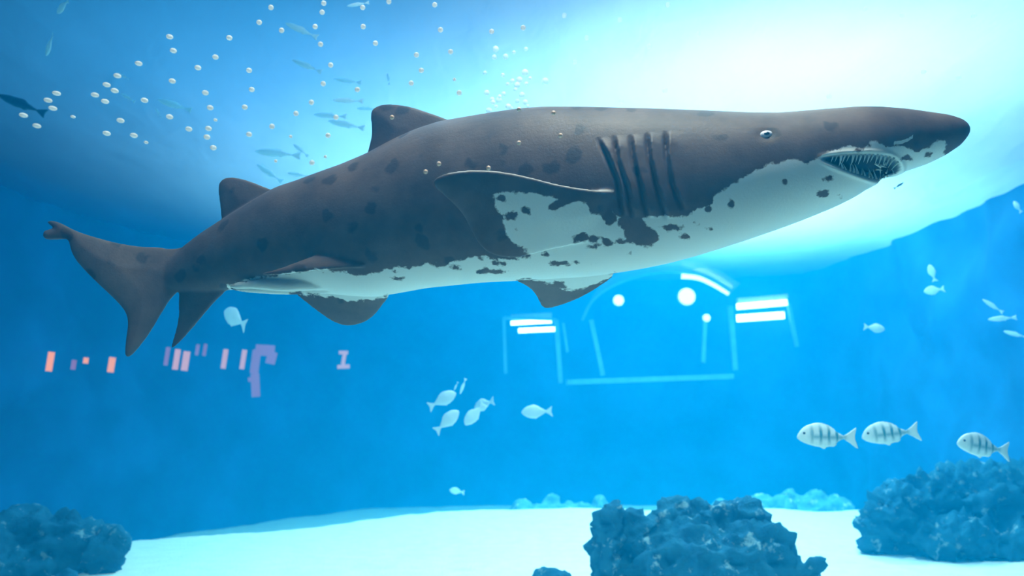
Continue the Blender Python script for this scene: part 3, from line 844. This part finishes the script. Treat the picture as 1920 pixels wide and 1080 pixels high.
for (x, y, l, a, Y) in ((576, 124, 66, 157, 4.6), (566, 57, 74, 155, 5.2), (652, 152, 58, 172, 5.2), (653, 189, 62, 178, 4.5), (690, 204, 44, 178, 5.3), (620, 217, 66, 176, 4.9), (650, 234, 76, 168, 4.9), (522, 288, 92, 174, 5.0),
                        (564, 282, 40, 140, 5.2), (506, 325, 64, 145, 5.4), (560, 328, 46, 170, 5.3), (240, 183, 36, 150, 5.2), (232, 143, 26, 150, 5.3), (328, 197, 74, 162, 5.2), (297, 212, 24, 120, 5.3), (728, 148, 26, 100, 5.3), (672, 8, 46, 190, 4.6)):
    if x < 340: fish('slim', 'silver_fish', x, y, l, a, Y, 'faint slender silver fish drifting among the reflection dots away from the shoal', group='faint silver fish among the reflection dots')
    else: fish('slim', 'silver_fish', x, y, l, a, Y, 'slender silver fish in the shoal behind the dorsal fins of the shark', group=g)

# ------------------------------------------------------------------ bubble cluster, and dots put in for lamps mirrored in the pane
m_bub_refl, nt, out = mat('bubble or reflection')  # shared by the bubble cluster and the white reflection dots
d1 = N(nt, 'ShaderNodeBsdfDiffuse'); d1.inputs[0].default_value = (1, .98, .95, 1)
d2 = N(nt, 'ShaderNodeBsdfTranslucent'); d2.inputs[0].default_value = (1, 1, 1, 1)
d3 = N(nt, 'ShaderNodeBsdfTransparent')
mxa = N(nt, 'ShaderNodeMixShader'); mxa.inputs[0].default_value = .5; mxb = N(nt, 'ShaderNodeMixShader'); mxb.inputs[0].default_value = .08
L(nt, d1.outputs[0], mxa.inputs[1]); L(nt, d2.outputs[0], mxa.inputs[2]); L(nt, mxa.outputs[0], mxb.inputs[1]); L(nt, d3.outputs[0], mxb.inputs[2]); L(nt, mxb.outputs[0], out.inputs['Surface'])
m_warm = simple('peach reflection dot', (1.0, .62, .45), .4, .5, 20, .1)  # peach tint of lamps mirrored over the shark, put into the colour
m_clear, nt, out = mat('clear reflection dot')  # for mirrored lamps that barely show against the bright water
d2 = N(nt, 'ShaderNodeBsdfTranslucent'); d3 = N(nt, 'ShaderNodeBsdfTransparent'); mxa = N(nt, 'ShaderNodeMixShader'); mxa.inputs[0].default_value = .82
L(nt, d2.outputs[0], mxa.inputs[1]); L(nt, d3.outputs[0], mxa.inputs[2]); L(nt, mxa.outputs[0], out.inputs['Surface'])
bv, bf = uv_sphere(1, 1, 1, 14, 9)
bub_refl_me = None
def bubble(px, py, r, Y, label, group, stretch=1.0, ang=0.0, warm=False):  # makes the cluster's bubbles and the dots painted as lamp reflections
    global bub_refl_me
    if bub_refl_me is None:
        o = mesh_obj('bubble_or_reflection', bv, bf, m_bub_refl); bub_refl_me = o.data
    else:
        o = bpy.data.objects.new('bubble_or_reflection', bub_refl_me); col.objects.link(o)
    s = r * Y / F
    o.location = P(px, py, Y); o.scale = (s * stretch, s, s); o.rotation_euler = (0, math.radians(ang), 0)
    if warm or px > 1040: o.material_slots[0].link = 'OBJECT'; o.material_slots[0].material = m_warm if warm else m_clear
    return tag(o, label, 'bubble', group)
DOTS = [(318, 69), (325, 95), (430, 71), (404, 107), (508, 14), (486, 42), (528, 57), (607, 6), (604, 23), (591, 50), (601, 83), (260, 119), (220, 142), (200, 159), (215, 170), (178, 178), (197, 190), (271, 188), (323, 152), (371, 127),
        (385, 174), (394, 202), (106, 175), (90, 188), (99, 203), (44, 216), (69, 236), (137, 219), (226, 226), (200, 250), (251, 254), (274, 267), (318, 219), (354, 242), (391, 241), (388, 257), (400, 277), (467, 132), (472, 168),
        (459, 201), (467, 252), (510, 237), (555, 213), (584, 192), (620, 122), (606, 157), (670, 168), (681, 50), (680, 14), (615, 254), (585, 305), (545, 256), (517, 302), (610, 294), (630, 220), (404, 225),
        (729, 3), (815, 9), (704, 81), (826, 56), (845, 97), (781, 103), (790, 132), (771, 156), (852, 149), (861, 174), (922, 59), (981, 52), (1058, 29), (1078, 116), (1100, 71), (1162, 37), (1252, 9), (1217, 87), (1309, 64), (1247, 170), (1165, 189),
        (1622, 18), (1692, 29), (1826, 30), (1732, 135), (1798, 146), (1555, 181)]
rb = random.Random(11)
for (x, y) in DOTS:  # hall lamps mirrored in the pane, put in as small solid dots
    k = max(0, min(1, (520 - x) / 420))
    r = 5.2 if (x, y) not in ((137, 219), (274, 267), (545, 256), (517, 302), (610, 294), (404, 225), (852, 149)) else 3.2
    bubble(x, y, r * (1 - .12 * k), 1.75 + .15 * rb.random(), *(('tiny clear dot painted as a lamp reflection above the head of the shark', 'clear reflection dots in the bright water') if x > 1040 else ('small white dot painted as a lamp reflection in the pane above the shark', 'lamp reflection dots scattered over the water')), 1 + .95 * k, 14)
for (x, y) in ((735, 220), (798, 322), (823, 307), (916, 315), (973, 268), (1051, 254), (973, 205), (1038, 212)):  # warm lamp reflections over the flank, put in as peach dots
    bubble(x, y, 4.4, 1.75 + .1 * rb.random(), 'small peach dot painted as a lamp reflection in front of the flank of the shark', 'peach reflection dots before the flank of the shark', warm=True)
PL = [(930, 92), (964, 98), (986, 92), (927, 107), (948, 106), (910, 136), (942, 141), (984, 136), (973, 150), (994, 147), (986, 157), (970, 160), (952, 158), (967, 168), (912, 174), (936, 181), (925, 192), (945, 176), (971, 190), (984, 192), (930, 200), (918, 208), (958, 203), (953, 200), (989, 199), (1022, 152), (935, 188), (979, 178), (960, 152), (922, 187)]
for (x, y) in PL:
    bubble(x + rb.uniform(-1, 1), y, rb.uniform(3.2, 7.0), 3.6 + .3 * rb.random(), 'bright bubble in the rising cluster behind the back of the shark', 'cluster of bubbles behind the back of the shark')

# ------------------------------------------------------------------ far gallery: window frame, tubes, lights and glowing reflection strokes
m_frame = simple('pale frame', (.16, .40, .48), .5, .4, 6, .15)
m_house = simple('lamp housing', (.6, .62, .64), .5, .4, 8, .1)
m_tube = emit('fluorescent tube', (1.0, .62, .58), 14)
m_spot = emit('round lamp', (1.0, .62, .58), 7)
YW = 14.7
def bar(name, p, q, wpx, m, parent, Y=YW, depth=.10):
    """Straight bar between two pixels on the far window's plane."""
    a, b_ = P(*p, Y), P(*q, Y); d = (b_ - a).normalized(); s = Vector((0, 1, 0)).cross(d).normalized() * (wpx * Y / F / 2); k = Vector((0, depth / 2, 0))
    v = [a - s - k, a + s - k, a + s + k, a - s + k, b_ - s - k, b_ + s - k, b_ + s + k, b_ - s + k]
    f = [(0, 1, 2, 3), (7, 6, 5, 4), (0, 4, 5, 1), (1, 5, 6, 2), (2, 6, 7, 3), (3, 7, 4, 0)]
    base = parent.location if parent is not None else a
    o = mesh_obj(name, [x - base for x in v], f, m, parent, smooth=False)
    if parent is None: o.location = a
    return o
w2 = tag(empty('window_2', P(1200, 716, YW)), kind='structure')
for p, q, w in (((945, 595), (948, 700), 6), ((1043, 600), (1051, 718), 8), ((1056, 606), (1064, 660), 4), ((1108, 600), (1130, 704), 8), ((1322, 590), (1318, 680), 7), ((1369, 574), (1378, 694), 9), ((1478, 570), (1494, 650), 5), ((945, 596), (1043, 600), 5)):
    bar('mullion', p, q, w, m_frame, w2)
bar('sill', (1062, 717), (1372, 706), 9, m_frame, w2, depth=.3)
arc = chaikin_open([(1092, 600), (1110, 560), (1160, 528), (1240, 508), (1310, 516), (1368, 552)], 3)
for i in range(0, len(arc) - 1): bar('arch_rib', tuple(arc[i]), tuple(arc[i + 1]), 5, m_frame, w2)
# acrylic canopy under the arch
m_canopy, nt, out = mat('acrylic canopy')
d2 = N(nt, 'ShaderNodeBsdfTranslucent'); d2.inputs[0].default_value = (.8, .95, 1, 1)
d3 = N(nt, 'ShaderNodeBsdfTransparent'); gl = N(nt, 'ShaderNodeBsdfGlossy'); gl.inputs['Roughness'].default_value = .2
mxa = N(nt, 'ShaderNodeMixShader'); mxa.inputs[0].default_value = .35; mxb = N(nt, 'ShaderNodeMixShader'); mxb.inputs[0].default_value = .25
L(nt, d3.outputs[0], mxa.inputs[1]); L(nt, d2.outputs[0], mxa.inputs[2]); L(nt, mxa.outputs[0], mxb.inputs[1]); L(nt, gl.outputs[0], mxb.inputs[2]); L(nt, mxb.outputs[0], out.inputs['Surface'])
cv, cf = [], []
na = len(arc)
for k in range(7):
    for (x, y) in arc: cv.append(P(x, y, YW) + Vector((0, -.12 * k, .015 * k)) - w2.location)
for k in range(6):
    for i in range(na - 1): cf.append((k * na + i, k * na + i + 1, (k + 1) * na + i + 1, (k + 1) * na + i))
mesh_obj('canopy', cv, cf, m_canopy, w2)
def tube_lamp(segs, label):
    r = tag(empty('fluorescent_lamp', P(*segs[0][0], YW)), label, 'lamp', 'twin tube lamps in the far window')
    for p, q, w in segs:
        bar('tube', p, q, w, m_tube, r, YW, .08)
    (x0, y0), (x1, y1) = segs[0][0], segs[0][1]
    bar('housing', (x0, y0 - 11), (x1, y1 - 11), 8, m_house, r, YW + .08, .14)
tube_lamp((((958, 606), (1034, 602), 7), ((972, 620), (1042, 617), 8)), 'smaller twin tube lamp glowing beside the arched window')
tube_lamp((((1382, 575), (1475, 567), 11), ((1382, 597), (1470, 591), 13)), 'larger bright twin tube lamp glowing past the arch')
def disc_lamp(px, py, rpx, label, name='round_lamp'):
    Y = YW - .06; s = rpx * Y / F
    o = tag(empty(name, P(px, py, Y)), label, 'lamp', 'round lamps in the arched window')
    a = mesh_obj('bulb', *uv_sphere(s, .05, s), m_spot, o)
    h = mesh_obj('housing', *uv_sphere(s * 1.1, .05, s * 1.1), m_house, o); h.location = (0, .06, 0)
disc_lamp(1288, 556, 16, 'broad round lamp high in the arched window')
disc_lamp(1325, 596, 7, 'small round lamp below the broad one in the arch')
disc_lamp(1160, 563, 10, 'round lamp in the dim half of the arched window')
strip = empty('arch_highlight', P(1280, 520, YW - .2)); tag(strip, 'curved glowing strip painted as the highlight along the top of the arch', 'lamp')  # the canopy's highlight put in as a glowing strip, no lamp here
cs = chaikin_open([(1278, 518), (1310, 520), (1340, 535), (1366, 551)], 2)
for i in range(len(cs) - 1): bar('highlight_segment', tuple(cs[i]), tuple(cs[i + 1]), 9 - 4 * i / len(cs), m_spot, strip, YW - .2, .04)

WLP = chaikin_open([(-7, .3), (-6.2, 5), (-5.9, 8.5), (-4.6, 12.5), (-2.5, 15.3), (0, 15.6)], 3)
def wall_depth(px):
    r = WLP[:, 0] / WLP[:, 1]
    return float(np.interp((px - 960) / F, r[1:], WLP[1:, 1]))
m_or = emit('orange hall reflection', (1.0, .16, .05), 3.6)  # emission colours painted to stand for reflections of the visitors' hall
m_pk = emit('pink hall reflection', (1.0, .22, .22), 2.6)
m_pu = emit('violet hall reflection', (.8, .16, .38), 1.2)
LS = [(94, 678, 8, 36, m_or), (138, 684, 5, 18, m_pu), (161, 676, 6, 11, m_or), (209, 684, 9, 28, m_or), (313, 668, 5, 34, m_pu), (331, 674, 8, 38, m_pk), (348, 677, 10, 36, m_pk), (370, 656, 4, 20, m_pu), (384, 656, 4, 22, m_pu),
      (421, 673, 7, 36, m_pk), (456, 674, 7, 36, m_pk)]
NOTE = {94: 'tall orange painted hall reflection standing alone past the tail tip', 138: 'short violet painted hall reflection next to a tiny orange one', 161: 'tiny round-ended orange painted hall reflection', 209: 'orange painted hall reflection just beside the lower tail lobe',
        313: 'violet painted hall reflection below the tip of the anal fin', 331: 'pink painted hall reflection next to the violet one below the anal fin', 348: 'widest pink painted hall reflection of the row', 370: 'short violet painted hall reflection, first of a close pair', 384: 'short violet painted hall reflection, second of a close pair',
        421: 'pink painted hall reflection between the violet pair and the hooked one', 456: 'pink painted hall reflection right beside the hooked one'}
for (x, y, w, h, m) in LS:  # hall reflections put in as glowing bars on the far wall
    Y = wall_depth(x) - .45
    o = bar('hall_reflection', (x + h * .08, y - h / 2), (x - h * .08, y + h / 2), w, m, None, Y, .05)
    tag(o, NOTE[x], 'light', 'painted hall reflections in a row on the far wall')
def sign(name, strokes, label, m):  # builds a hall reflection out of glowing strokes
    x0, y0 = strokes[0][0]
    Y = wall_depth(x0) - .45
    r = tag(empty(name, P(x0, y0, Y)), label, 'sign')  # no real sign, the strokes stand for a hall reflection
    for p, q, w in strokes: bar('stroke', p, q, w, m, r, Y, .05)
sign('sign_reflection', [((476, 700), (482, 656), 14), ((480, 656), (514, 658), 20), ((512, 660), (506, 682), 16), ((478, 700), (480, 744), 14), ((466, 712), (478, 710), 8)], 'hook-shaped pink painted hall reflection at the end of the row', m_pu)
sign('sign_reflection', [((636, 661), (652, 661), 6), ((646, 664), (643, 684), 6), ((633, 688), (655, 687), 7)], 'small pink painted hall reflection shaped like the letter Z', m_pk)
